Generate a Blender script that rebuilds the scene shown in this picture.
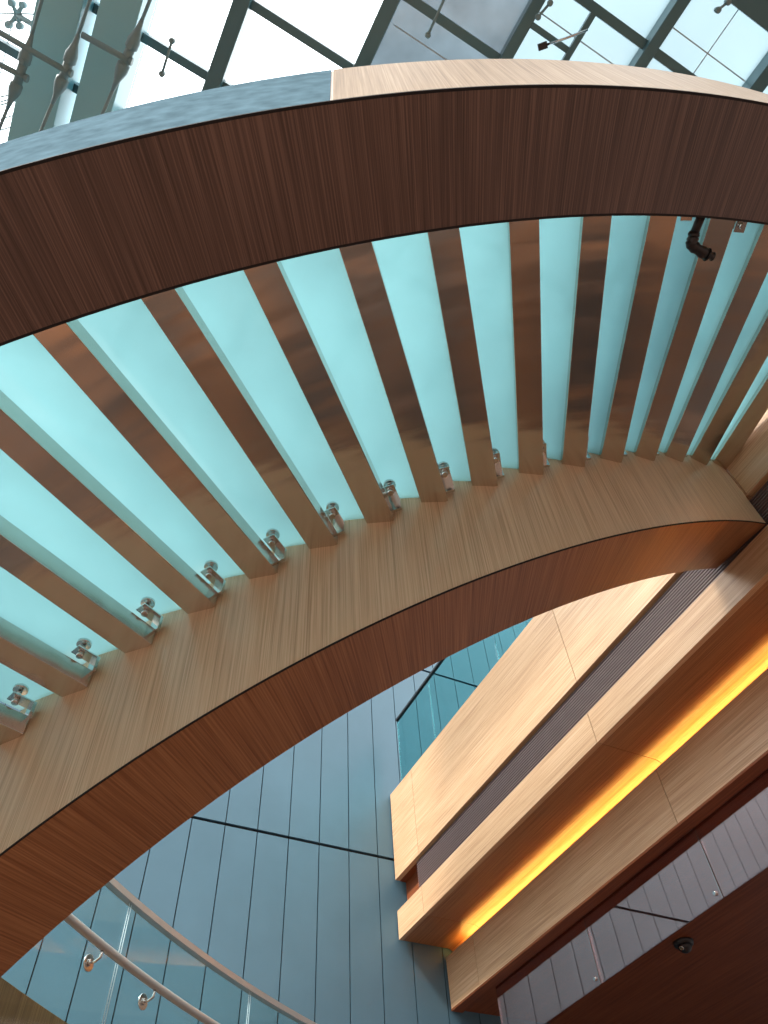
import bpy, math, random
from mathutils import Vector, Matrix

for o in list(bpy.data.objects):
    bpy.data.objects.remove(o)
scn = bpy.context.scene
COL = scn.collection
EYE = 1.6                                   # eye height above the hall floor (m)

# ------------------------------------------------------------------ camera
RIGHT = Vector((0.996699777, 0.0657035045, -0.0476718388))
DOWN = Vector((-0.0811760723, 0.806723785, -0.585326559))
FWD = Vector((0.0, 0.587264663, 0.809394969))
cam_d = bpy.data.cameras.new('camera')
cam = bpy.data.objects.new('camera', cam_d)
COL.objects.link(cam)
mw = Matrix.Identity(4)
for i in range(3):
    mw[i][0], mw[i][1], mw[i][2] = RIGHT[i], -DOWN[i], -FWD[i]
mw[2][3] = EYE
cam.matrix_world = mw
cam_d.sensor_fit = 'AUTO'
cam_d.sensor_width = 36.0
cam_d.lens = 732.33 / 1024 * 36.0
cam_d.clip_start = 0.02
cam_d.clip_end = 200
scn.camera = cam

# ------------------------------------------------------------------ view, sky, sun
scn.view_settings.view_transform = 'Standard'
scn.view_settings.look = 'None'
scn.view_settings.gamma = 1.0
scn.view_settings.use_curve_mapping = False
scn.view_settings.exposure = 0.1
SKY_TOP, SKY_LOW = 3.9, 0.25
world = bpy.data.worlds.new('overcast_sky')
scn.world = world
world.use_nodes = True
wn, wl = world.node_tree.nodes, world.node_tree.links
wn.clear()
w_out = wn.new('ShaderNodeOutputWorld')
w_bg = wn.new('ShaderNodeBackground')
w_tc = wn.new('ShaderNodeTexCoord')
w_sep = wn.new('ShaderNodeSeparateXYZ')
w_mr = wn.new('ShaderNodeMapRange')
w_mr.inputs['From Min'].default_value = -0.02
w_mr.inputs['From Max'].default_value = 0.7
w_mr.inputs['To Min'].default_value = SKY_LOW
w_mr.inputs['To Max'].default_value = SKY_TOP
w_bg.inputs['Color'].default_value = (0.97, 0.99, 1.0, 1)
wl.new(w_tc.outputs['Generated'], w_sep.inputs[0])
wl.new(w_sep.outputs['Z'], w_mr.inputs['Value'])
wl.new(w_mr.outputs[0], w_bg.inputs['Strength'])
wl.new(w_bg.outputs[0], w_out.inputs[0])

sun_d = bpy.data.lights.new('sun', 'SUN')
sun_d.energy = 6.8
sun_d.angle = math.radians(7)
sun_d.color = (1.0, 0.95, 0.88)
sun = bpy.data.objects.new('sun', sun_d)
COL.objects.link(sun)
sun.rotation_euler = Vector((0.52, 0.45, -0.73)).to_track_quat('-Z', 'Y').to_euler()

# ------------------------------------------------------------------ helpers
def tag(o, label=None, cat=None, group=None, kind=None):
    if label: o['label'] = label
    if cat: o['category'] = cat
    if group: o['group'] = group
    if kind: o['kind'] = kind
    return o

def empty(name, loc=(0, 0, 0), label=None, cat=None, group=None):
    o = bpy.data.objects.new(name, None)
    COL.objects.link(o)
    o.location = Vector(loc)
    o.empty_display_size = 0.1
    return tag(o, label, cat, group)

class MB:
    """collects faces with UVs (u along the grain, v across it)"""
    def __init__(self):
        self.v, self.f, self.uv, self.sm = [], [], [], []
    def face(self, pts, uvs=None, smooth=False):
        i = len(self.v)
        self.v += [Vector(p) for p in pts]
        self.f.append(list(range(i, i + len(pts))))
        if uvs is None:
            p0 = Vector(pts[0]); a = (Vector(pts[1]) - p0)
            L = a.length or 1.0
            a = a / L
            n = a.cross(Vector(pts[-1]) - p0)
            b = n.cross(a).normalized() if n.length > 1e-9 else Vector((0, 0, 1))
            uvs = [((Vector(p) - p0).dot(a), (Vector(p) - p0).dot(b)) for p in pts]
        self.uv.append(uvs)
        self.sm.append(smooth)
    def box8(self, lo, hi, uva=None):
        """lo, hi: 4 corner loops (bottom, top); grain follows edge 0-1"""
        L, H = [Vector(p) for p in lo], [Vector(p) for p in hi]
        ax = (L[1] - L[0]); ln = ax.length or 1; ax = ax / ln
        def q(pts):
            nrm = (Vector(pts[1]) - Vector(pts[0])).cross(Vector(pts[2]) - Vector(pts[0]))
            if nrm.length < 1e-12: return
            nrm.normalize()
            b = nrm.cross(ax)
            if b.length < 0.3:
                b = (L[3] - L[0]).normalized(); a = nrm.cross(b)
            else:
                b.normalize(); a = ax
            if uva is not None: b, a = a, b
            off = (sum(L[0]) * 0.37) % 5
            self.face(pts, [(Vector(p).dot(a) + off, Vector(p).dot(b) + off) for p in pts])
        q([L[3], L[2], L[1], L[0]]); q(H)
        for i in range(4):
            j = (i + 1) % 4
            q([L[i], L[j], H[j], H[i]])
    def obox(self, o, ax, ay, az, x0, x1, y0, y1, z0, z1, uva=None):
        o, ax, ay, az = Vector(o), Vector(ax), Vector(ay), Vector(az)
        P = lambda x, y, z: o + ax * x + ay * y + az * z
        self.box8([P(x0, y0, z0), P(x1, y0, z0), P(x1, y1, z0), P(x0, y1, z0)],
                  [P(x0, y0, z1), P(x1, y0, z1), P(x1, y1, z1), P(x0, y1, z1)], uva)
    def tube(self, pts, r, seg=10, caps=True, r_end=None):
        pts = [Vector(p) for p in pts]
        n = len(pts)
        rings = []
        up = None
        s = 0.0
        for i, p in enumerate(pts):
            d = (pts[min(i + 1, n - 1)] - pts[max(i - 1, 0)]).normalized()
            if up is None:
                up = Vector((0, 0, 1)) if abs(d.z) < 0.9 else Vector((1, 0, 0))
            a = d.cross(up).normalized(); b = a.cross(d).normalized(); up = b
            rr = r[i] if isinstance(r, (list, tuple)) else r
            if i: s += (p - pts[i - 1]).length
            rings.append(([p + (a * math.cos(t) + b * math.sin(t)) * rr for t in [2 * math.pi * k / seg for k in range(seg)]], s))
        for i in range(n - 1):
            A, sa = rings[i]; B, sb = rings[i + 1]
            for k in range(seg):
                m = (k + 1) % seg
                self.face([A[k], A[m], B[m], B[k]], [(sa, k * .01), (sa, k * .01 + .01), (sb, k * .01 + .01), (sb, k * .01)], True)
        if caps:
            self.face(list(reversed(rings[0][0]))); self.face(rings[-1][0])
    def disc(self, c, axis, r, h, seg=20, bevel=0.0):
        c, ax = Vector(c), Vector(axis).normalized()
        if bevel:
            self.tube([c, c + ax * 0.0001, c + ax * (h - bevel), c + ax * h], [r * .98, r, r, r - bevel], seg)
        else:
            self.tube([c, c + ax * h], r, seg)
    def build(self, name, mat, parent=None, merge=True):
        me = bpy.data.meshes.new(name)
        me.from_pydata([tuple(v) for v in self.v], [], self.f)
        uvl = me.uv_layers.new(name='UVMap')
        k = 0
        for poly, uvs, sm in zip(me.polygons, self.uv, self.sm):
            poly.use_smooth = sm
            for j in range(len(uvs)):
                uvl.data[k].uv = uvs[j]; k += 1
        if merge:
            import bmesh
            bm = bmesh.new(); bm.from_mesh(me)
            bmesh.ops.remove_doubles(bm, verts=bm.verts, dist=1e-5)
            bmesh.ops.recalc_face_normals(bm, faces=bm.faces)
            bm.to_mesh(me); bm.free()
        me.materials.append(mat)
        o = bpy.data.objects.new(name, me)
        COL.objects.link(o)
        if parent is not None:
            o.parent = parent
            me.transform(Matrix.Translation(-world_loc(parent)))
        return o

def world_loc(o):
    v = Vector((0, 0, 0))
    while o is not None:
        v += o.location; o = o.parent
    return v

def Z(x, y, z):                              # heights are measured from the eye
    return Vector((x, y, z + EYE))

# ------------------------------------------------------------------ materials
def new_mat(name):
    m = bpy.data.materials.new(name); m.use_nodes = True
    nt = m.node_tree; nt.nodes.clear()
    out = nt.nodes.new('ShaderNodeOutputMaterial')
    return m, nt.nodes, nt.links, out

def pbsdf(nodes, color=(.5, .5, .5), rough=.5, metal=0., coat=0., spec=.5):
    b = nodes.new('ShaderNodeBsdfPrincipled')
    b.inputs['Base Color'].default_value = (*color, 1)
    b.inputs['Roughness'].default_value = rough
    b.inputs['Metallic'].default_value = metal
    b.inputs['Coat Weight'].default_value = coat
    b.inputs['Coat Roughness'].default_value = .18
    b.inputs['Specular IOR Level'].default_value = spec
    return b

def simple(name, color, rough=.5, metal=0., coat=0., noise=0.0, nscale=8.0, bump=0.0, spec=.5):
    m, n, l, out = new_mat(name)
    b = pbsdf(n, color, rough, metal, coat, spec)
    if noise or bump:
        tc = n.new('ShaderNodeTexCoord'); t = n.new('ShaderNodeTexNoise')
        t.inputs['Scale'].default_value = nscale; t.inputs['Detail'].default_value = 4
        l.new(tc.outputs['Object'], t.inputs['Vector'])
        if noise:
            r = n.new('ShaderNodeValToRGB')
            r.color_ramp.elements[0].position = .3; r.color_ramp.elements[1].position = .7
            r.color_ramp.elements[0].color = (*[c * (1 - noise) for c in color], 1)
            r.color_ramp.elements[1].color = (*[min(1, c * (1 + noise)) for c in color], 1)
            l.new(t.outputs['Fac'], r.inputs[0]); l.new(r.outputs[0], b.inputs['Base Color'])
        if bump:
            bp = n.new('ShaderNodeBump'); bp.inputs['Strength'].default_value = bump; bp.inputs['Distance'].default_value = .01
            l.new(t.outputs['Fac'], bp.inputs['Height']); l.new(bp.outputs[0], b.inputs['Normal'])
    l.new(b.outputs[0], out.inputs[0])
    return m

def wood(name, dark, mid, light, across=95.0, along=1.3, rough=.38, coat=.12, spec=.5):
    """straight-grained veneer; UV.x runs along the grain, UV.y across it, both in metres"""
    m, n, l, out = new_mat(name)
    uv = n.new('ShaderNodeUVMap'); uv.uv_map = 'UVMap'
    def nz(sx, sy, det, rgh=.6):
        mp = n.new('ShaderNodeMapping'); mp.inputs['Scale'].default_value = (sx, sy, 1)
        t = n.new('ShaderNodeTexNoise'); t.noise_dimensions = '2D'
        t.inputs['Scale'].default_value = 1; t.inputs['Detail'].default_value = det; t.inputs['Roughness'].default_value = rgh
        l.new(uv.outputs[0], mp.inputs[0]); l.new(mp.outputs[0], t.inputs['Vector'])
        return t
    fine, mid_n, broad = nz(along, across, 4), nz(along * .4, across * .22, 3), nz(.9, 3.0, 2)
    a = n.new('ShaderNodeMath'); a.operation = 'MULTIPLY_ADD'; a.inputs[1].default_value = .62
    b_ = n.new('ShaderNodeMath'); b_.operation = 'MULTIPLY_ADD'; b_.inputs[1].default_value = .26
    c_ = n.new('ShaderNodeMath'); c_.operation = 'MULTIPLY'; c_.inputs[1].default_value = .12
    l.new(broad.outputs['Fac'], c_.inputs[0])
    l.new(mid_n.outputs['Fac'], b_.inputs[0]); l.new(c_.outputs[0], b_.inputs[2])
    l.new(fine.outputs['Fac'], a.inputs[0]); l.new(b_.outputs[0], a.inputs[2])
    r = n.new('ShaderNodeValToRGB'); e = r.color_ramp.elements
    e[0].position = .34; e[0].color = (*dark, 1)
    e[1].position = .66; e[1].color = (*light, 1)
    k = e.new(.5); k.color = (*mid, 1)
    l.new(a.outputs[0], r.inputs[0])
    b = pbsdf(n, mid, rough, 0, coat, spec)
    l.new(r.outputs[0], b.inputs['Base Color'])
    bp = n.new('ShaderNodeBump'); bp.inputs['Strength'].default_value = .12; bp.inputs['Distance'].default_value = .002
    l.new(fine.outputs['Fac'], bp.inputs['Height']); l.new(bp.outputs[0], b.inputs['Normal'])
    l.new(b.outputs[0], out.inputs[0])
    return m

def brushed(name, color, rough=.3, wave=.25):
    m, n, l, out = new_mat(name)
    uv = n.new('ShaderNodeUVMap'); uv.uv_map = 'UVMap'
    b = pbsdf(n, color, rough, 1.0)
    mp = n.new('ShaderNodeMapping'); mp.inputs['Scale'].default_value = (5.0, .9, 1)
    w = n.new('ShaderNodeTexNoise'); w.noise_dimensions = '2D'; w.inputs['Scale'].default_value = 1; w.inputs['Detail'].default_value = 1.5
    l.new(uv.outputs[0], mp.inputs[0]); l.new(mp.outputs[0], w.inputs['Vector'])
    mp2 = n.new('ShaderNodeMapping'); mp2.inputs['Scale'].default_value = (200, 3, 1)
    f = n.new('ShaderNodeTexNoise'); f.noise_dimensions = '2D'; f.inputs['Scale'].default_value = 1; f.inputs['Detail'].default_value = 2
    l.new(uv.outputs[0], mp2.inputs[0]); l.new(mp2.outputs[0], f.inputs['Vector'])
    r = n.new('ShaderNodeMapRange'); r.inputs['To Min'].default_value = rough - .03; r.inputs['To Max'].default_value = rough + .04
    l.new(f.outputs['Fac'], r.inputs['Value']); l.new(r.outputs[0], b.inputs['Roughness'])
    bp = n.new('ShaderNodeBump'); bp.inputs['Strength'].default_value = wave; bp.inputs['Distance'].default_value = .03
    l.new(w.outputs['Fac'], bp.inputs['Height']); l.new(bp.outputs[0], b.inputs['Normal'])
    l.new(b.outputs[0], out.inputs[0])
    return m

def sheet_glass(name, tint, refl=.12, rough=.02, rc=(.95, 1, 1)):
    """thin pane: tinted see-through plus a mirror share that grows at glancing angles"""
    m, n, l, out = new_mat(name)
    t = n.new('ShaderNodeBsdfTransparent'); t.inputs[0].default_value = (*tint, 1)
    g = n.new('ShaderNodeBsdfGlossy'); g.inputs['Roughness'].default_value = rough; g.inputs['Color'].default_value = (*rc, 1)
    lf = n.new('ShaderNodeLayerWeight'); lf.inputs['Blend'].default_value = .5
    lw = n.new('ShaderNodeMath'); lw.operation = 'POWER'; lw.inputs[1].default_value = 6.0
    l.new(lf.outputs['Facing'], lw.inputs[0])
    mr = n.new('ShaderNodeMapRange'); mr.inputs['From Min'].default_value = 0; mr.inputs['From Max'].default_value = 1
    mr.inputs['To Min'].default_value = refl; mr.inputs['To Max'].default_value = 1
    mx = n.new('ShaderNodeMixShader')
    l.new(lw.outputs[0], mr.inputs['Value']); l.new(mr.outputs[0], mx.inputs[0])
    l.new(t.outputs[0], mx.inputs[1]); l.new(g.outputs[0], mx.inputs[2])
    l.new(mx.outputs[0], out.inputs[0])
    return m

def frosted(name, col, clear=.2, nscale=.9, var=.12):
    """frosted laminated glass: scatters the skylight, lets a little straight through"""
    m, n, l, out = new_mat(name)
    tc = n.new('ShaderNodeTexCoord'); t = n.new('ShaderNodeTexNoise')
    t.inputs['Scale'].default_value = nscale; t.inputs['Detail'].default_value = 3
    l.new(tc.outputs['Object'], t.inputs['Vector'])
    r = n.new('ShaderNodeValToRGB')
    r.color_ramp.elements[0].position = .3; r.color_ramp.elements[1].position = .7
    r.color_ramp.elements[0].color = (*[c * (1 - var) for c in col], 1)
    r.color_ramp.elements[1].color = (*[min(1, c * (1 + var)) for c in col], 1)
    l.new(t.outputs['Fac'], r.inputs[0])
    tr = n.new('ShaderNodeBsdfTranslucent'); l.new(r.outputs[0], tr.inputs[0])
    tp = n.new('ShaderNodeBsdfTransparent'); tp.inputs[0].default_value = (*[c ** .5 for c in col], 1)
    gl = n.new('ShaderNodeBsdfGlossy'); gl.inputs['Roughness'].default_value = .15
    m1 = n.new('ShaderNodeMixShader'); m1.inputs[0].default_value = clear
    l.new(tr.outputs[0], m1.inputs[1]); l.new(tp.outputs[0], m1.inputs[2])
    m2 = n.new('ShaderNodeMixShader'); m2.inputs[0].default_value = .05
    l.new(m1.outputs[0], m2.inputs[1]); l.new(gl.outputs[0], m2.inputs[2])
    l.new(m2.outputs[0], out.inputs[0])
    return m

def emitter(name, col, s):
    m, n, l, out = new_mat(name)
    e = n.new('ShaderNodeEmission'); e.inputs[0].default_value = (*col, 1); e.inputs[1].default_value = s
    l.new(e.outputs[0], out.inputs[0])
    return m

M_OAK = wood('oak_veneer', (.38, .21, .105), (.55, .34, .185), (.67, .455, .28), 130)
M_DARK_BROWN = wood('dark_brown_veneer', (.05, .031, .025), (.108, .066, .052), (.19, .122, .095), 170)  # dark brown tone for the outer stringer's underside
M_BEAM = brushed('brushed_bronze_steel', (.62, .585, .53), .18, .3)
M_STEEL = simple('polished_steel', (.62, .62, .60), .16, 1.0)
M_RAIL = simple('satin_steel', (.60, .58, .55), .24, 1.0)
M_BLACK = simple('black_plastic', (.012, .012, .014), .38)
M_GAP = simple('dark_joint', (.008, .007, .007), .8)
M_WALL = simple('blue_grey_metal_panel', (.082, .165, .22), .45, .1, 0, .06, 1.5)
M_LOUVRE = simple('dark_louvre', (.17, .12, .115), .5, .2)
M_FLOOR = simple('hall_stone_floor', (.095, .042, .02), .45, 0, 0, .2, .8)
for nd in M_FLOOR.node_tree.nodes:            # unseen floor: dark and warm patches invented to vary the beam reflections
    if nd.type == 'VALTORGB':
        nd.color_ramp.elements[0].position, nd.color_ramp.elements[1].position = .44, .56
        nd.color_ramp.elements[0].color, nd.color_ramp.elements[1].color = (.024, .022, .021, 1), (.165, .064, .025, 1)
M_TREAD = frosted('frosted_cyan_glass', (.28, .425, .44), .13)
M_GLASS = sheet_glass('clear_glass', (.86, .95, .95), .06)
M_TEAL = sheet_glass('teal_glass', (.56, .83, .84), .015)
M_CURVE = sheet_glass('curved_glass', (.86, .955, .95), .01)
M_SMOKE = sheet_glass('smoke_curtain_glass', (.75, .70, .72), .42, .01, (1, .74, .70))
M_EDGE = simple('glass_edge', (.06, .16, .16), .2)
M_ROOFG = sheet_glass('roof_glass', (.97, .99, 1.0), .03)
M_FRIT_G = frosted('grey_fritted_glass', (.21, .25, .275), .12, 2.5, .14)
M_FRIT_B = frosted('pale_blue_fritted_glass', (.36, .435, .465), .15, .6, .06)
M_RAFTER = simple('teal_grey_steel_paint', (.06, .155, .18), .38, .1, .2)
M_ROD = simple('grey_steel_rod', (.17, .265, .275), .45, 0)
M_JOINT = simple('pale_pane_joint', (.42, .50, .53), .6)
M_CAP = simple('cap_steel', (.46, .46, .45), .32, .4)
M_TEALB = simple('teal_beam_paint', (.25, .53, .59), .4, 0, .1)
M_CLAD = simple('blue_grey_cladding', (.105, .172, .212), .6, 0, 0, .22, 14.0, 0, 0)  # blue-grey tone for the outer side, left of the seam
M_DARK_RED = wood('dark_red_veneer', (.12, .03, .011), (.19, .055, .019), (.28, .095, .037), 130, 1.3, .45, 0, .2)  # dark red tone: ceiling, louvre recess and underside boards
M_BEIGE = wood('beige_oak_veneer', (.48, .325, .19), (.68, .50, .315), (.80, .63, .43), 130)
M_RED_BROWN = wood('red_brown_veneer', (.19, .07, .025), (.30, .13, .052), (.42, .20, .085), 130)  # red-brown tone, darker than the oak: inner underside, cove soffit, upstand
M_TAN = wood('tan_veneer', (.185, .12, .066), (.27, .185, .11), (.36, .265, .17), 130, 1.3, .5, 0, .15)  # tan tone for the outer side, right of the seam
M_LED = emitter('amber_led', (1.0, .56, .12), 48.0)

# ------------------------------------------------------------------ site frame: U runs along the gallery edge, N across it
AZ = 2.087
U = Vector((math.cos(AZ), math.sin(AZ), 0))
N = Vector((-math.sin(AZ), math.cos(AZ), 0))
UP = Vector((0, 0, 1))
O = Vector((0, 0, EYE))
NF = -4.06                                  # plane of the gallery fascia
UW = 7.62                                   # plane of the back wall

def site(u, n, z): return O + U * u + N * n + UP * z

# ------------------------------------------------------------------ stair geometry
S = .55
PC = dict(cx=-0.07624, cy=12.92628, R=8.44391, d1=0.03859, d2=0.01919, d3=0.01611, b=4.39698, c=0.03096, c3=0.10364,
          th0=-1.70514, dt=0.06834, q=8e-05, ps0=0.29359, ps1=-0.04254)
BW, BH = .27736 * S, .185 * S
def sc(t, o, z, s=0.0, beam=False):
    """t: position along the flight, o: metres out from the inner cladding, z: height at t = 0, s: metres sideways"""
    p = PC
    th = p['th0'] + t
    r = p['R'] + p['d1'] * t + p['d2'] * t * t + p['d3'] * t ** 3
    dr = p['d1'] + 2 * p['d2'] * t + 3 * p['d3'] * t * t
    er = Vector((math.cos(th), math.sin(th), 0)); et = Vector((-math.sin(th), math.cos(th), 0))
    T = (er * dr + et * r).normalized()
    Nn = Vector((T.y, -T.x, 0))
    if beam:
        a = p['ps0'] + p['ps1'] * t; ca, sa = math.cos(a), math.sin(a)
        T, Nn = T * ca + Nn * sa, Nn * ca - T * sa
    zz = (p['b'] * t + p['c'] * t * t + p['c3'] * t ** 3) * S
    P = (Vector((p['cx'], p['cy'], 0)) + er * r) * S + Nn * o + T * s
    return Vector((P.x, P.y, z + zz + EYE))
def tk(k): return k * PC['dt'] + PC['q'] * k * k
T_LO = tk(-9.5)
def t_end(o, target=NF):
    lo, hi = 0.0, tk(16)
    for _ in range(40):
        mid = (lo + hi) / 2
        P = sc(mid, o, 0)
        if P.dot(N) > target: lo = mid
        else: hi = mid
    return lo
Z2, ZB = 4.0 * S, 5.36656 * S
ZTOP = 5.638 * S
O1 = -.91626 * S
O3, O4 = 3.1614 * S, 3.94117 * S
Z3, Z4 = 4.042 * S, 4.0875 * S
Z4T = 5.30384 * S

def sweep(profile, nseg=90, closed=True, uvs='across', t0=T_LO, t1=None):
    """sweep a profile [(o, z), ...] along the flight; uvs 'across': grain runs across the flight"""
    mb = MB()
    cols = []
    for (o, z) in profile:
        te = t_end(o) if t1 is None else t1
        cols.append([sc(t0 + (te - t0) * i / nseg, o, z) for i in range(nseg + 1)])
    n = len(profile)
    for j in range(n if closed else n - 1):
        A, B = cols[j], cols[(j + 1) % n]
        wdt = math.hypot(profile[j][0] - profile[(j + 1) % n][0], profile[j][1] - profile[(j + 1) % n][1])
        sa = 0.0
        for i in range(nseg):
            sb = sa + (A[i + 1] - A[i]).length
            q = [(0, sa), (wdt, sa), (wdt, sb), (0, sb)]
            q = [(x + j * 1.7, y + j * 3.1) for x, y in q]
            mb.face([A[i], B[i], B[i + 1], A[i + 1]], q, True)
            sa = sb
    if closed:
        mb.face([cols[j][0] for j in range(n)]); mb.face([cols[j][-1] for j in reversed(range(n))])
    return mb

def flat_shade(o, ang=30):
    me = o.data
    for p in me.polygons: p.use_smooth = True
    try: me.set_sharp_from_angle(angle=math.radians(ang))
    except Exception: pass
    return o

# ================================================================== STRUCTURE
mb = MB(); mb.obox((0, 0, 0), (1, 0, 0), (0, 1, 0), UP, -14, 14, -14, 14, -.2, 0)
tag(mb.build('floor', M_FLOOR), kind='structure')

# back wall: upright metal panels with open dark joints
mb = MB(); PW_, J = .382, .012
ZJ = 4.72
n0 = -1.56 + PW_ * 20
for k in range(46):
    na = n0 - PW_ * k - J / 2; nb = n0 - PW_ * (k + 1) + J / 2
    for z0, z1 in ((-EYE, ZJ - .018), (ZJ + .018, 7.98), (8.02, 11.0)):
        mb.obox(O, N, U, UP, nb, na, UW, UW + .03, z0, z1)
wb = tag(mb.build('wall_back', M_WALL), kind='structure')
mb = MB(); mb.obox(O, N, U, UP, n0 - PW_ * 46, n0, UW + .035, UW + .2, -EYE, 11.0)
tag(mb.build('wall_back_joints', M_GAP), kind='structure')

# ceiling under the gallery, with the gallery slab above it
mb = MB()
mb.obox(O, U, N, UP, -4.5, UW, -12, -4.835, 3.19, 3.23)
tag(mb.build('ceiling', M_DARK_RED), kind='structure')
mb = MB()
mb.obox(O, U, N, UP, -4.5, UW, -12, -4.92, 3.26, 4.55); mb.obox(O, U, N, UP, -4.5, UW, -12, -4.14, 4.56, 4.82)
tag(mb.build('floor_gallery', M_FLOOR), kind='structure')

# ================================================================== GALLERY FASCIA
SEAMS = [7.6, 7.0, 3.83, 1.55, -1.7]
gf = empty('gallery_fascia', site(3.8, NF, 3.2),
           'stepped oak-clad gallery edge with dark louvre slot and amber cove light', 'balcony front')
for i in range(4):
    u1, u0 = SEAMS[i] - .003, SEAMS[i + 1] + .003
    mb = MB(); top = 5.58 if i < 3 else 5.0
    mb.obox(O, U, N, UP, u0, u1, NF - .06, NF, 4.46, top); mb.build('parapet_panel', M_OAK, gf)
    mb = MB(); mb.obox(O, U, N, UP, u0, u1, NF - .05, NF, 3.79, 4.10); mb.build('band_panel', M_OAK, gf)
    mb = MB(); mb.obox(O, U, N, UP, u0, u1, -4.70, -4.64, 3.18, 3.685); mb.build('lower_band_panel', M_OAK, gf)
    # cove: flat soffit, then a quarter-round dropping behind the lower band (closed section, 12 mm board)
    def cove_line(d):
        out = [(NF - .05, 3.79 + d), (-4.66, 3.79 + d)]
        return out + [(-4.66 - (.15 + d) * math.sin(a), 3.64 + (.15 + d) * math.cos(a)) for a in [math.pi / 2 * j / 12 for j in range(1, 13)]]
    face_, back_ = cove_line(0), cove_line(.012)
    ring = face_ + back_[::-1]
    mb = MB(); s = 0
    for q, ((na, za), (nb, zb)) in enumerate(zip(ring, ring[1:] + ring[:1])):
        ds = math.hypot(nb - na, zb - za)
        mb.face([site(u0, na, za), site(u1, na, za), site(u1, nb, zb), site(u0, nb, zb)],
                [(u0, s), (u1, s), (u1, s + ds), (u0, s + ds)])
        s += ds
    for q in range(len(face_) - 1):
        for uu in (u0, u1):
            mb.face([site(uu, *face_[q]), site(uu, *face_[q + 1]), site(uu, *back_[q + 1]), site(uu, *back_[q])])
    mb.build('cove_soffit', M_RED_BROWN, gf)
# recess behind the louvre, dark core of the edge
mb = MB(); mb.obox(O, U, N, UP, -1.7, 7.598, -4.20, NF - .055, 4.10, 4.13); mb.obox(O, U, N, UP, -1.7, 7.598, -4.26, -4.20, 4.10, 4.46)
mb.obox(O, U, N, UP, -1.7, 7.598, -4.20, NF - .06, 4.455, 4.47)
mb.build('louvre_recess', M_DARK_RED, gf)
mb = MB()
nl = 13
for k in range(nl):
    z0 = 4.105 + k * (.345 / nl)
    mb.obox(O, U, N, UP, -1.7, 7.12, -4.16, -4.095, z0, z0 + .012)
mb.build('louvre_grille', M_LOUVRE, gf)
mb = MB(); mb.obox(O, U, N, UP, -1.7, 7.12, -4.19, -4.162, 4.10, 4.455); mb.build('louvre_backing', M_GAP, gf)
mb = MB(); mb.obox(O, U, N, UP, -1.7, 7.598, -4.83, -4.70, 3.56, 3.58); mb.build('light_trough', M_OAK, gf)
mb = MB(); mb.obox(O, U, N, UP, -1.6, 7.35, -4.745, -4.72, 3.65, 3.665); mb.build('led_strip', M_LED, gf)
mb = MB(); mb.obox(O, U, N, UP, -1.7, 7.6, -4.775, -4.64, 3.16, 3.18)
mb.obox(O, U, N, UP, -1.7, 7.6, -4.83, -4.78, 3.185, 3.20); mb.build('underside_board', M_DARK_RED, gf)
mb = MB(); mb.obox(O, U, N, UP, -1.7, 7.55, -4.90, -4.27, 3.83, 4.44); mb.build('edge_core', M_GAP, gf)

# ================================================================== STAIRCASE
st = empty('curved_staircase', Vector((0.0, 2.0, 0)),
           'curved timber-clad staircase with brushed steel beams under frosted cyan glass treads, sweeping overhead', 'staircase')
G = .006
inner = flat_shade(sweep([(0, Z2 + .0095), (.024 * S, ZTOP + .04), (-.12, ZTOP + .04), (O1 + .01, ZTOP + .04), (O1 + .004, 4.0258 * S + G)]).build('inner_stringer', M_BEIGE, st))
und = flat_shade(sweep([(-.003, Z2), (-.003, Z2 + G + .004), (O1, 4.0258 * S + G + .004), (O1, 4.0258 * S)]).build('underside_panel', M_RED_BROWN, inner))
flat_shade(sweep([(-.006, Z2 - .0006), (-.0006, Z2 - .0006), (-.0006, Z2 + .009), (-.006, Z2 + .009)]).build('shadow_gap', M_GAP, inner))
outer = flat_shade(sweep([(O3 + .004, Z3 + G), (O3, ZTOP + .27), (O3 + .10, ZTOP + .27), (O3 + .10, Z4T), (3.98793 * S, Z4T), (O4, Z4 + G)]).build('outer_stringer', M_OAK, st))
und2 = flat_shade(sweep([(O3, Z3), (O3, Z3 + G + .004), (O4 - .003, Z4 + G + .004), (O4 - .003, Z4)]).build('underside_panel', M_DARK_BROWN, outer))

flat_shade(sweep([(O4 - .006, Z4 - .0008), (O4 + .0035, Z4 - .0008), (O4 + .0035, Z4 + .009), (O4 - .006, Z4 + .009)]).build('shadow_gap', M_GAP, outer))
flat_shade(sweep([(O3 - .002, Z3 - .0006), (O3 + .007, Z3 - .0006), (O3 + .007, Z3 + .011), (O3 - .002, Z3 + .011)]).build('shadow_gap', M_GAP, outer))
def outer_skin(t0, t1):
    return sweep([(O4 + .004, Z4 + .0095), (3.98793 * S + .004, Z4T + .003), (3.98793 * S - .05, Z4T + .003), (3.98793 * S - .05, Z4T), (3.98793 * S, Z4T), (O4, Z4 + G)], 60, True, t0=t0, t1=t1)
flat_shade(outer_skin(T_LO, tk(1.94)).build('side_cladding', M_CLAD, outer))
flat_shade(outer_skin(tk(1.96), t_end(O4)).build('side_cladding', M_TAN, outer))

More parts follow.
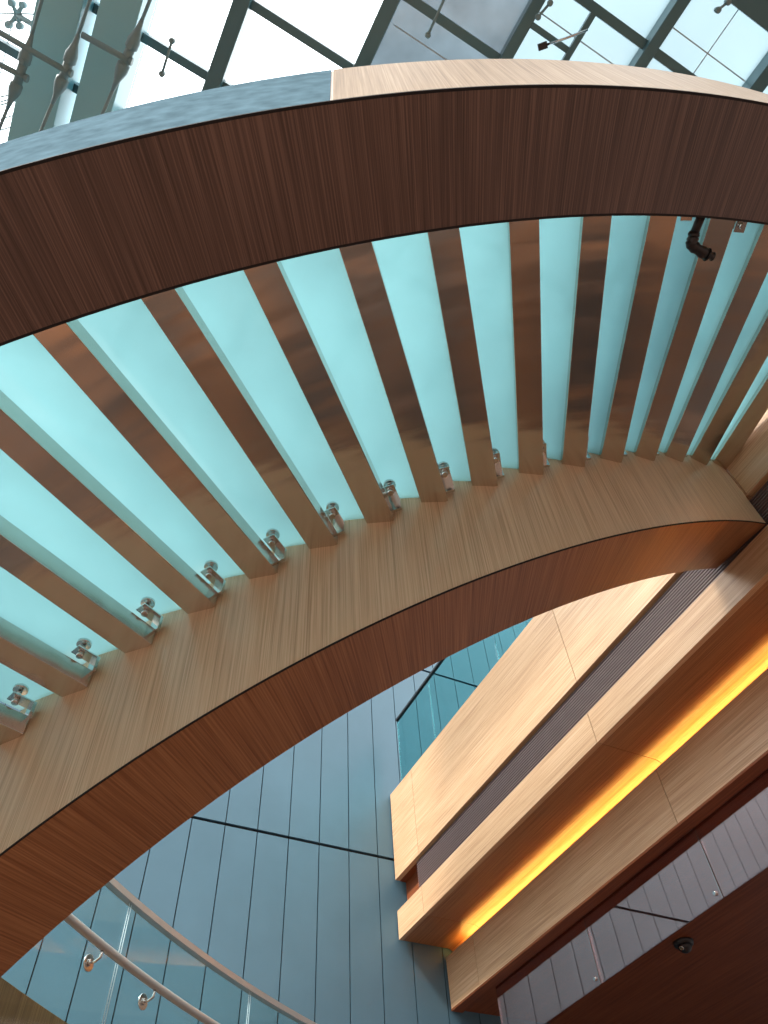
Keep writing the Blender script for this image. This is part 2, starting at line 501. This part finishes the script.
KMIN, KMAX = -9, 11
def beam_line(k, s, z, o0=0.0, o1=None):
    """both ends of a line lying along tread beam k at sideways offset s"""
    t = tk(k)
    o1 = O3 + .03 if o1 is None else o1
    return sc(t, o0, z, s + .01861 * S, True), sc(t, o1, z, s + .01861 * S, True)
for k in range(KMIN, KMAX + 1):
    t = tk(k); zt = ZB + BH
    c0, c1 = .004, None
    a0, a1 = beam_line(k, -BW / 2, ZB, -.01, O3 + .07)
    b0, b1 = beam_line(k, BW / 2, ZB, -.01, O3 + .07)
    up = Vector((0, 0, BH))
    mb = MB(); mb.box8([a0, a1, b1, b0], [a0 + up, a1 + up, b1 + up, b0 + up])
    bo = mb.build('tread_beam', M_BEAM, st)
    bv = bo.modifiers.new('edge', 'BEVEL'); bv.width = .003; bv.segments = 2
    # glass tread: starts above beam k and runs back to just short of beam k+1, carried by point clamps
    if k < KMAX:
        zg = ZB + .215
        f0, f1 = beam_line(k, -.064, zg, .008, O3 - .004)
        g0, g1 = beam_line(k + 1, -.074, ZB, .008, O3 - .004)
        for g in (g0, g1): g.z = f0.z
        mb = MB(); th = Vector((0, 0, .02))
        mb.box8([f0, f1, g1, g0], [f0 + th, f1 + th, g1 + th, g0 + th])
        tr = mb.build('glass_tread', M_TREAD, st)
        # thin dark gaskets on the back edge and along the stringer
        mb = MB(); d = (g0 - f0).normalized() * .009; e = (f1 - f0).normalized() * -.006
        dn = Vector((0, 0, .004))
        mb.box8([g0 - dn, g1 - dn, g1 + d - dn, g0 + d - dn], [g0 + dn, g1 + dn, g1 + d + dn, g0 + d + dn])
        mb.box8([f0 - dn, g0 - dn, g0 + e - dn, f0 + e - dn], [f0 + dn, g0 + dn, g0 + e + dn, f0 + e + dn])
        mb.build('gasket', M_GAP, tr)
        # angle bracket with clamp disc, on the inner and on the outer stringer
        for o_, sg in ((.012, 1), (O3 - .002, -1)):
            if sg < 0 and not (7 <= k <= 9): continue
            so = .105 if sg > 0 else .205
            base = sc(t, o_, ZB, so, True)
            ref = sc(t, o_ + .1 * sg, ZB, so, True)
            base.z += .215
            ou = (ref - base); ou.z = 0; ou.normalize(); sd = Vector((-ou.y, ou.x, 0)) * sg
            w = .033
            mb = MB()
            mb.obox(base, ou, sd, UP, -.01, .006, -w, w, -.155, -.07)
            mb.obox(base, ou, sd, UP, -.01, .115 if sg > 0 else .215, -w, w, -.07, -.063)
            br = mb.build('tread_bracket', M_STEEL, st)
            mb = MB(); c = base + ou * (.08 if sg > 0 else .175)
            mb.disc(c + UP * (-.098), UP, .017, .028, 14, .003); mb.disc(c + UP * (-.063), UP, .012, .045, 14)
            mb.build('bolt', M_STEEL, br)
            mb = MB(); mb.disc(c + UP * (-.02), UP, .036, .02, 24, .003); mb.build('clamp_disc', M_STEEL, br)

# ================================================================== GLASS UNDER AND OVER THE GALLERY EDGE
N7 = -4.80
gl_labels = ['hanging glass smoke curtain pane nearest the blue wall, below the oak edge',
             'hanging glass smoke curtain pane beside the black dome camera, second from the blue wall',
             'hanging glass smoke curtain pane at the right edge, third from the blue wall',
             None]
for i, (u1, u0) in enumerate(((6.94, 5.375), (5.365, 3.82), (3.81, 2.25))):
    g = empty('glass_smoke_curtain', site((u0 + u1) / 2, N7, 3.19), gl_labels[i], 'glass panel')
    mb = MB(); mb.obox(O, U, N, UP, u0, u1, N7 - .006, N7 + .006, 2.615, 3.185); mb.build('pane', M_SMOKE, g)
    mb = MB(); mb.obox(O, U, N, UP, u0 - .002, u0 + .004, N7 - .007, N7 + .008, 2.615, 3.185)
    mb.build('edge_strip', M_RAIL, g)
    mb = MB()
    mb.disc(site(u0 + .05, N7 + .006, 2.67), N, .018, .014, 18, .003); mb.disc(site(u0 + .05, N7 - .02, 2.67), N, .018, .014, 18)
    mb.build('patch_clip', M_STEEL, g)

cm = empty('security_camera', site(5.49, -6.066, 3.2), 'small black dome security camera on the dark red soffit', 'camera')
mb = MB(); c = site(5.49, -6.066, 3.2)
mb.tube([c, c - UP * .02, c - UP * .045, c - UP * .05], [.098, .1, .09, .074], 28); mb.build('housing', M_BLACK, cm)
mb = MB(); c2 = c - UP * .045
mb.tube([c2 - UP * (.068 * math.sin(a)) for a in [math.pi / 2 * j / 8 for j in range(9)]],
        [.07 * max(.02, math.cos(a)) for a in [math.pi / 2 * j / 8 for j in range(9)]], 28)
mb.build('dome', M_BLACK, cm)
mb = MB(); mb.disc(c2 - UP * .03 + N * .052 - U * .01, (N * .8 - UP * .6), .022, .014, 16, .004); mb.build('lens', M_STEEL, cm)

gb = empty('glass_balustrade', site(5, NF - .05, 5.6), 'teal glass balustrade with dark rail standing on the oak gallery parapet', 'balustrade')
for u1, u0 in ((7.33, 6.42), (6.40, 4.90), (4.88, 3.3), (3.28, 1.7)):
    mb = MB(); mb.obox(O, U, N, UP, u0, u1, NF - .046, NF - .034, 5.585, 6.59); p_ = mb.build('pane', M_TEAL, gb)
    mb = MB(); mb.obox(O, U, N, UP, u1 - .008, u1 + .004, NF - .047, NF - .033, 5.585, 6.59); mb.build('pane_edge', M_GLASS, p_)
mb = MB(); mb.obox(O, U, N, UP, 1.7, 7.34, NF - .06, NF - .02, 6.58, 6.61); mb.build('top_rail', M_BLACK, gb)

# ================================================================== CURVED BALUSTRADE, lower left
BC = Vector((8.932, 1.576, 0)); BR = 11.156
def arc(deg, r, z):
    a = math.radians(deg)
    return Vector((BC.x + r * math.cos(a), BC.y + r * math.sin(a), z + EYE))
def arc_sweep(prof, a0, a1, n=60, grain_along=False):
    mb = MB(); m_ = len(prof); s = 0
    rows = [[arc(a0 + (a1 - a0) * i / n, r, z) for r, z in prof] for i in range(n + 1)]
    step = math.radians(abs(a1 - a0) / n) * BR
    for i in range(n):
        for j in range(m_):
            k = (j + 1) % m_
            d = math.hypot(prof[j][0] - prof[k][0], prof[j][1] - prof[k][1])
            uvq = [(i * step, j), (i * step, j + d), (i * step + step, j + d), (i * step + step, j)]
            if not grain_along: uvq = [(b, a) for a, b in uvq]
            mb.face([rows[i][j], rows[i][k], rows[i + 1][k], rows[i + 1][j]], uvq, True)
    mb.face(rows[0]); mb.face(list(reversed(rows[-1])))
    return mb
cb = empty('curved_balustrade', arc(160, BR, 1.0), 'curved glass balustrade with steel cap and round handrail on a timber upstand, lower left', 'balustrade')
A0, A1 = 169.0, 139.9
for a0, a1 in ((A0, 164.28), (164.18, 156.5), (156.4, 148.5), (148.4, A1)):
    flat_shade(arc_sweep([(BR - .008, 1.30), (BR + .008, 1.30), (BR + .008, 2.385), (BR - .008, 2.385)], a0, a1, 20).build('glass_pane', M_CURVE, cb))
for a in (164.23, 156.45):
    for dd in (.055, -.055):
        mb = MB(); mb.tube([arc(a + dd, BR - .01, 1.63), arc(a + dd, BR - .01, 2.38)], .0025, 6); mb.build('pane_edge', M_JOINT, cb)
flat_shade(arc_sweep([(BR - .025, 2.375), (BR + .025, 2.375), (BR + .025, 2.415), (BR - .025, 2.415)], A0, A1).build('cap_rail', M_CAP, cb))
mb = MB(); HR, HZ = BR - .085, 2.0
mb.tube([arc(A0 + (A1 - A0) * i / 80, HR, HZ) for i in range(81)], .024, 14); hr = mb.build('handrail', M_CAP, cb)
for a in (165.6, 162.6, 158.6, 154.6, 150.6, 146.6, 142.6):
    mb = MB()
    ra = (arc(a, BR, 0) - arc(a, BR - 1, 0)).normalized()
    mb.tube([arc(a, HR, HZ - .02), arc(a, HR, HZ - .06), arc(a, HR + .03, HZ - .075), arc(a, BR - .01, HZ - .075)], .008, 10)
    mb.disc(arc(a, BR - .009, HZ - .075) - ra * .012, ra, .044, .012, 24, .003)
    mb.disc(arc(a, BR - .021, HZ - .075) - ra * .012, ra, .018, .012, 18, .003)
    mb.build('rail_bracket', M_STEEL, hr)
flat_shade(arc_sweep([(BR + .009, .95), (BR + .16, .95), (BR + .16, 1.63), (BR + .009, 1.63)], A0, A1).build('timber_upstand', M_RED_BROWN, cb))

# ================================================================== PIPE ON THE OUTER STRINGER
PT = 5.5 * PC['dt']; PZ = 4.24 * S
pt = empty('pipe_nozzle', sc(PT, O3, PZ), 'black pipe with elbow and short nozzle sticking out below the dark upper stringer', 'pipe')
p0 = sc(PT, O3 - .004, PZ); p1 = sc(PT, 2.97 * S, PZ); p2 = sc(PT, 2.91 * S, PZ - .012)
p3 = sc(PT, 2.89 * S, PZ - .015, .03); p4 = sc(PT, 2.86 * S, PZ - .015, .085); p5 = sc(PT, 2.85 * S, PZ - .015, .12)
mb = MB(); mb.tube([p0, p1], .019, 14); mb.build('pipe', M_BLACK, pt)
def ribbed(path, r, n=9):
    pts, rr = [], []
    for a, b in zip(path[:-1], path[1:]):
        for q in range(n):
            pts.append(a + (b - a) * (q / n)); rr.append(r + (.0035 if (len(rr) // 2) % 2 else 0))
    pts.append(path[-1]); rr.append(r)
    return pts, rr
mb = MB(); q_, r_ = ribbed([p1 + (p0 - p1).normalized() * .02, p1, (p1 + p2) / 2 + UP * -.004, p2, p3, p4], .0225, 4); mb.tube(q_, r_, 18); mb.build('elbow', M_BLACK, pt)
mb = MB(); mb.tube([p4, p4 + (p5 - p4) * .12, p4 + (p5 - p4) * .3, p5 - (p5 - p4) * .2, p5 - (p5 - p4) * .15, p5], [.027, .03, .018, .015, .02, .018], 16); mb.build('nozzle', M_BLACK, pt)
mb = MB(); mb.disc(p0 + (p1 - p0).normalized() * .0005, p1 - p0, .036, .008, 20); mb.build('flange', M_BLACK, pt)

# ================================================================== ROOF
RN = Vector((.11098, -.002, .99382)); RA = Vector((-.53487, .8427, .06142)); RC = Vector((.83761, .53838, -.09245))
def roof(a, c, h=8.95): return O + RA * a + RC * c + RN * h
def rafter(name, c0, c1, depth, label, group=None, a0=-6.0, a1=6.2, h=8.95, mat=None):
    mb = MB(); mb.obox(roof(0, 0, h), RA, RC, RN, a0, a1, c0, c1, 0, depth)
    o = mb.build(name, mat or M_RAFTER); bv = o.modifiers.new('edge', 'BEVEL'); bv.width = .008; bv.segments = 2
    return tag(o, label, 'roof beam', group)
rafter('roof_beam', -3.45, -3.02, .55, 'wide teal steel roof beam furthest left, crossed by tie rods', h=8.75, mat=M_TEALB)
rafter('roof_beam', -2.873, -2.49, .55, 'wide teal steel roof beam second from left, crossed by one thin strut', h=8.75, mat=M_TEALB)
rafter('roof_beam', -1.735, -1.57, .22, 'narrow dark roof beam between bright white panes, third from left')
rafter('roof_beam', -.395, -.245, .22, 'narrow dark roof beam between a white pane and grey mottled panes')
rafter('roof_beam', .905, 1.025, .26, 'narrow dark roof beam between grey mottled and pale blue panes')
rafter('roof_beam', 2.145, 2.265, .30, 'narrow dark roof beam crossing pale blue panes above the right of the arch')
rafter('roof_beam', 3.31, 3.45, .30, 'narrow dark roof beam at far right edge with a pale lit side')


# purlins across the rafters
for k, lb in ((4, 'dark roof purlin behind the right end of the arch, in the pale blue panes'),
              (5, 'dark roof purlin crossing the grey mottled panes over the middle of the arch'),
              (6, 'dark roof purlin crossing the big white pane left of the middle'),
              (7, 'dark roof purlin beside the teal beams, with a knobbed rod under it'),
              (8, 'dark roof purlin at the far left edge, glimpsed between tie rods and teal beams')):
    a = -.49 + .83 * (k - 4)
    mb = MB(); mb.obox(roof(0, 0), RA, RC, RN, a - .045, a + .045, -5.2, 5.6, .10, .20)
    tag(mb.build('roof_purlin', M_RAFTER), lb, 'roof beam')
mb = MB(); mb.obox(roof(0, 0), RA, RC, RN, -.10, -.04, 1.03, 1.472, .0, .08)
tag(mb.build('glazing_bar', M_RAFTER), 'short dark glazing bar among pale blue panes, above the middle right of the arch', 'roof bar')
mb = MB(); mb.obox(roof(0, 0), RA, RC, RN, -.44, .25, 1.475, 1.535, .0, .08)
tag(mb.build('glazing_post', M_RAFTER), 'short dark glazing post with pale side, leaning from a purlin to the arch', 'roof bar')
mb = MB(); mb.obox(roof(0, 0), RA, RC, RN, -2.3, -1.15, 2.50, 3.6, -.045, -.005)
tag(mb.build('steel_plate', M_RAFTER), 'dark teal steel plate in the top right corner of the roof', 'plate')

# glass panes, one bay at a time
CB = [-5.2, -3.45, -3.02, -2.49, -1.57, -.32, .965, 2.205, 3.38, 5.6]
for i in range(len(CB) - 1):
    for j, (a0, a1) in enumerate(((-4.6, -1.35), (-1.35, -.49), (-.49, .34), (.34, 1.17), (1.17, 3.66), (3.66, 6.2))):
        mat = M_ROOFG
        if i == 5 and -1.35 <= a0 and a1 < 1.2: mat = M_FRIT_G
        if i >= 6 and -1.35 <= a0 and a1 < .4: mat = M_FRIT_B
        mb = MB(); mb.obox(roof(0, 0), RA, RC, RN, a0 + .004, a1 - .004, CB[i] + .004, CB[i + 1] - .004, .24, .25)
        tag(mb.build('window_%d' % (i * 6 + j + 1), mat), kind='structure')
# faint joints in the fritted panes
for i, (a, c0, c1) in enumerate(((-.75, 2.3, 3.3), (-.2, 1.0, 2.1), (.62, -.2, .9))):
    mb = MB(); mb.obox(roof(0, 0), RA, RC, RN, a - .006, a + .006, c0, c1, .232, .238)
    tag(mb.build('trim_%d' % (i + 1), M_JOINT), kind='structure')
mb = MB(); mb.obox(roof(0, 0), RA, RC, RN, -1.2, .2, 2.78, 2.79, .232, .238); tag(mb.build('trim_4', M_JOINT), kind='structure')

# tie rods with forked pin joints, and the struts they pull on
H_ = 8.3
def tie(pts, label):
    P = [roof(a, c, H_) for a, c in pts]
    t = empty('tie_rod', (P[1] + P[2]) / 2, label, 'tie rod', None)
    for (A, B) in ((P[0] + (P[0] - P[1]) * 1.2, P[1]), (P[2], P[3] + (P[3] - P[2]) * 1.0)):
        mb = MB(); mb.tube([A, B], .017, 10); mb.build('rod', M_ROD, t)
        inner_, outer_ = (B, A) if B is P[1] else (A, B)
        d = (outer_ - inner_).normalized()
        mb = MB(); mb.tube([inner_ - d * .05, inner_ - d * .02, inner_ + d * .05, inner_ + d * .16, inner_ + d * .26], [.03, .062, .062, .03, .018], 14)
        f_ = mb.build('fork', M_ROD, t)
        mb = MB(); mb.disc(inner_ - RN * .075, RN, .028, .15, 16, .004); mb.build('pin', M_ROD, f_)
    d = (P[2] - P[1])
    mb = MB(); mb.tube([P[1], P[2]], .045, 12); mb.build('link_plate', M_ROD, t)
tie([(2.016, -3.222), (2.60, -3.265), (2.87, -3.290), (3.341, -3.364)], 'leftmost steel tie rod with forked pin joint, at the top left corner')
tie([(1.79, -2.811), (2.37, -2.860), (2.59, -2.885), (3.187, -2.975)], 'middle steel tie rod with forked pin joint, in front of the wide teal beam')
tie([(1.509, -2.302), (1.95, -2.346), (2.16, -2.372), (2.694, -2.44)], 'right steel tie rod with forked pin joint, along the second teal beam')
def strut(a0, c0, a1, c1, label, ext=.6):
    A, B = roof(a0, c0, H_ - .02), roof(a1, c1, H_ - .02)
    t = empty('strut', A, label, 'strut')
    mb = MB(); mb.tube([A + (A - B) * ext, B], .030, 12); mb.build('tube', M_ROD, t)
    d = (B - A).normalized()
    mb = MB(); mb.disc(B - d * .03, d, .04, .03, 16, .004); mb.build('end_cap', M_ROD, t)
strut(2.757, -3.50, 2.744, -3.188, 'lower steel strut reaching in from the left edge to the leftmost tie rod')
strut(2.48, -3.55, 2.479, -2.801, 'long steel strut crossing the wide teal beam to the middle tie rod')
strut(2.099, -2.80, 2.08, -2.295, 'steel strut crossing the second teal beam to the right tie rod', 0)

# hooked rods and catches under the glazing
def hook(a0, c0, a1, c1, h, label):
    A, B = roof(a0, c0, h), roof(a1, c1, h)
    t = empty('hooked_rod', A, label, 'rod')
    mb = MB(); mb.tube([A, B], .013, 8); mb.build('rod', M_ROD, t)
    for P in (A, B):
        mb = MB(); mb.tube([P - RN * .03, P - RN * .015, P + RN * .06], [.02, .03, .022], 12); mb.build('knob', M_ROD, t)
    return t
hook(1.783, -2.082, 2.11, -2.08, 8.6, 'thin steel rod with knobbed ends hanging across the purlin in the white pane')
hook(.10, .13, .491, .144, 8.6, 'thin dark rod with knobbed end crossing the purlin in the grey panes')
hook(-.294, 1.031, -.149, .997, 8.6, 'tiny dark rod beside the narrow beam, between grey and pale blue panes')
hook(-1.104, 2.482, -1.012, 2.445, 8.6, 'tiny dark catch beside the steel plate in the top right corner')
A, B = roof(.02, 1.20, 8.75), roof(-.30, 1.50, 8.75)
t = empty('window_stay', A, 'pale steel stay arm with dark foot leaning on the short glazing post', 'stay')
mb = MB(); mb.tube([A, (A + B) / 2 - RN * .05, B], .012, 8); mb.build('arm', M_STEEL, t)
mb = MB(); mb.obox(A, (B - A).normalized(), RN.cross((B - A).normalized()), RN, -.05, .04, -.03, .03, -.03, .03); mb.build('foot', M_BLACK, t)

# spider fitting and thin cables beyond the glass at the far left
sp = empty('spider_fitting', roof(2.528, -3.822, 9.3), 'small four-armed spider fitting at the top left corner among thin cables', 'fitting')
mb = MB()
for a, c in ((2.446, -3.893), (2.405, -3.783), (2.664, -3.881), (2.614, -3.771)):
    mb.tube([roof(2.528, -3.822, 9.3), roof(a, c, 9.3)], [.028, .018], 8)
mb.build('spider', M_ROD, sp)
for a, c in ((2.446, -3.893), (2.405, -3.783), (2.664, -3.881), (2.614, -3.771)):
    mb = MB(); mb.disc(roof(a, c, 9.26), RN, .034, .08, 12, .005); mb.build('arm_disc', M_ROD, sp)
mb = MB(); mb.tube([roof(2.528, -3.822, 9.3), roof(2.535, -3.47, 9.3)], .03, 8); mb.build('support_arm', M_ROD, sp)
for (a0, c0, a1, c1, r, lb) in ((2.602, -3.992, 2.373, -3.551, .008, 'uppermost thin cable at the top left corner'),
        (2.671, -3.978, 2.437, -3.536, .006, 'second thin cable from the top at the left edge, just under the spider fitting'),
        (2.596, -3.852, 3.098, -3.872, .006, 'thin cable dropping from the spider fitting'),
        (3.424, -3.831, 3.219, -3.586, .009, 'topmost of three parallel cables at the left edge beside the wide beam'),
        (3.477, -3.821, 3.249, -3.58, .009, 'middle of three parallel cables at the left edge beside the wide beam'),
        (3.508, -3.815, 3.29, -3.571, .009, 'lowest of three parallel cables at the left edge beside the wide beam'),
        (3.623, -3.746, 3.481, -3.588, .008, 'short cable below the three parallel cables, left of the wide beam'),
        (3.741, -3.722, 3.61, -3.585, .008, 'lowest short cable at left, just above the stair arch'),
        (2.213, -3.205, 2.104, -2.99, .007, 'thin cable in the upper gap between the two wide teal beams'),
        (3.073, -3.121, 2.936, -2.969, .007, 'thin cable in the lower gap between the two wide teal beams')):
    mb = MB(); A, B = roof(a0, c0, 9.3), roof(a1, c1, 9.3); d = (B - A) * .25
    mb.tube([A - d, B + d], r, 6); tag(mb.build('cable', M_ROD), lb, 'cable')

scn.frame_set(1)
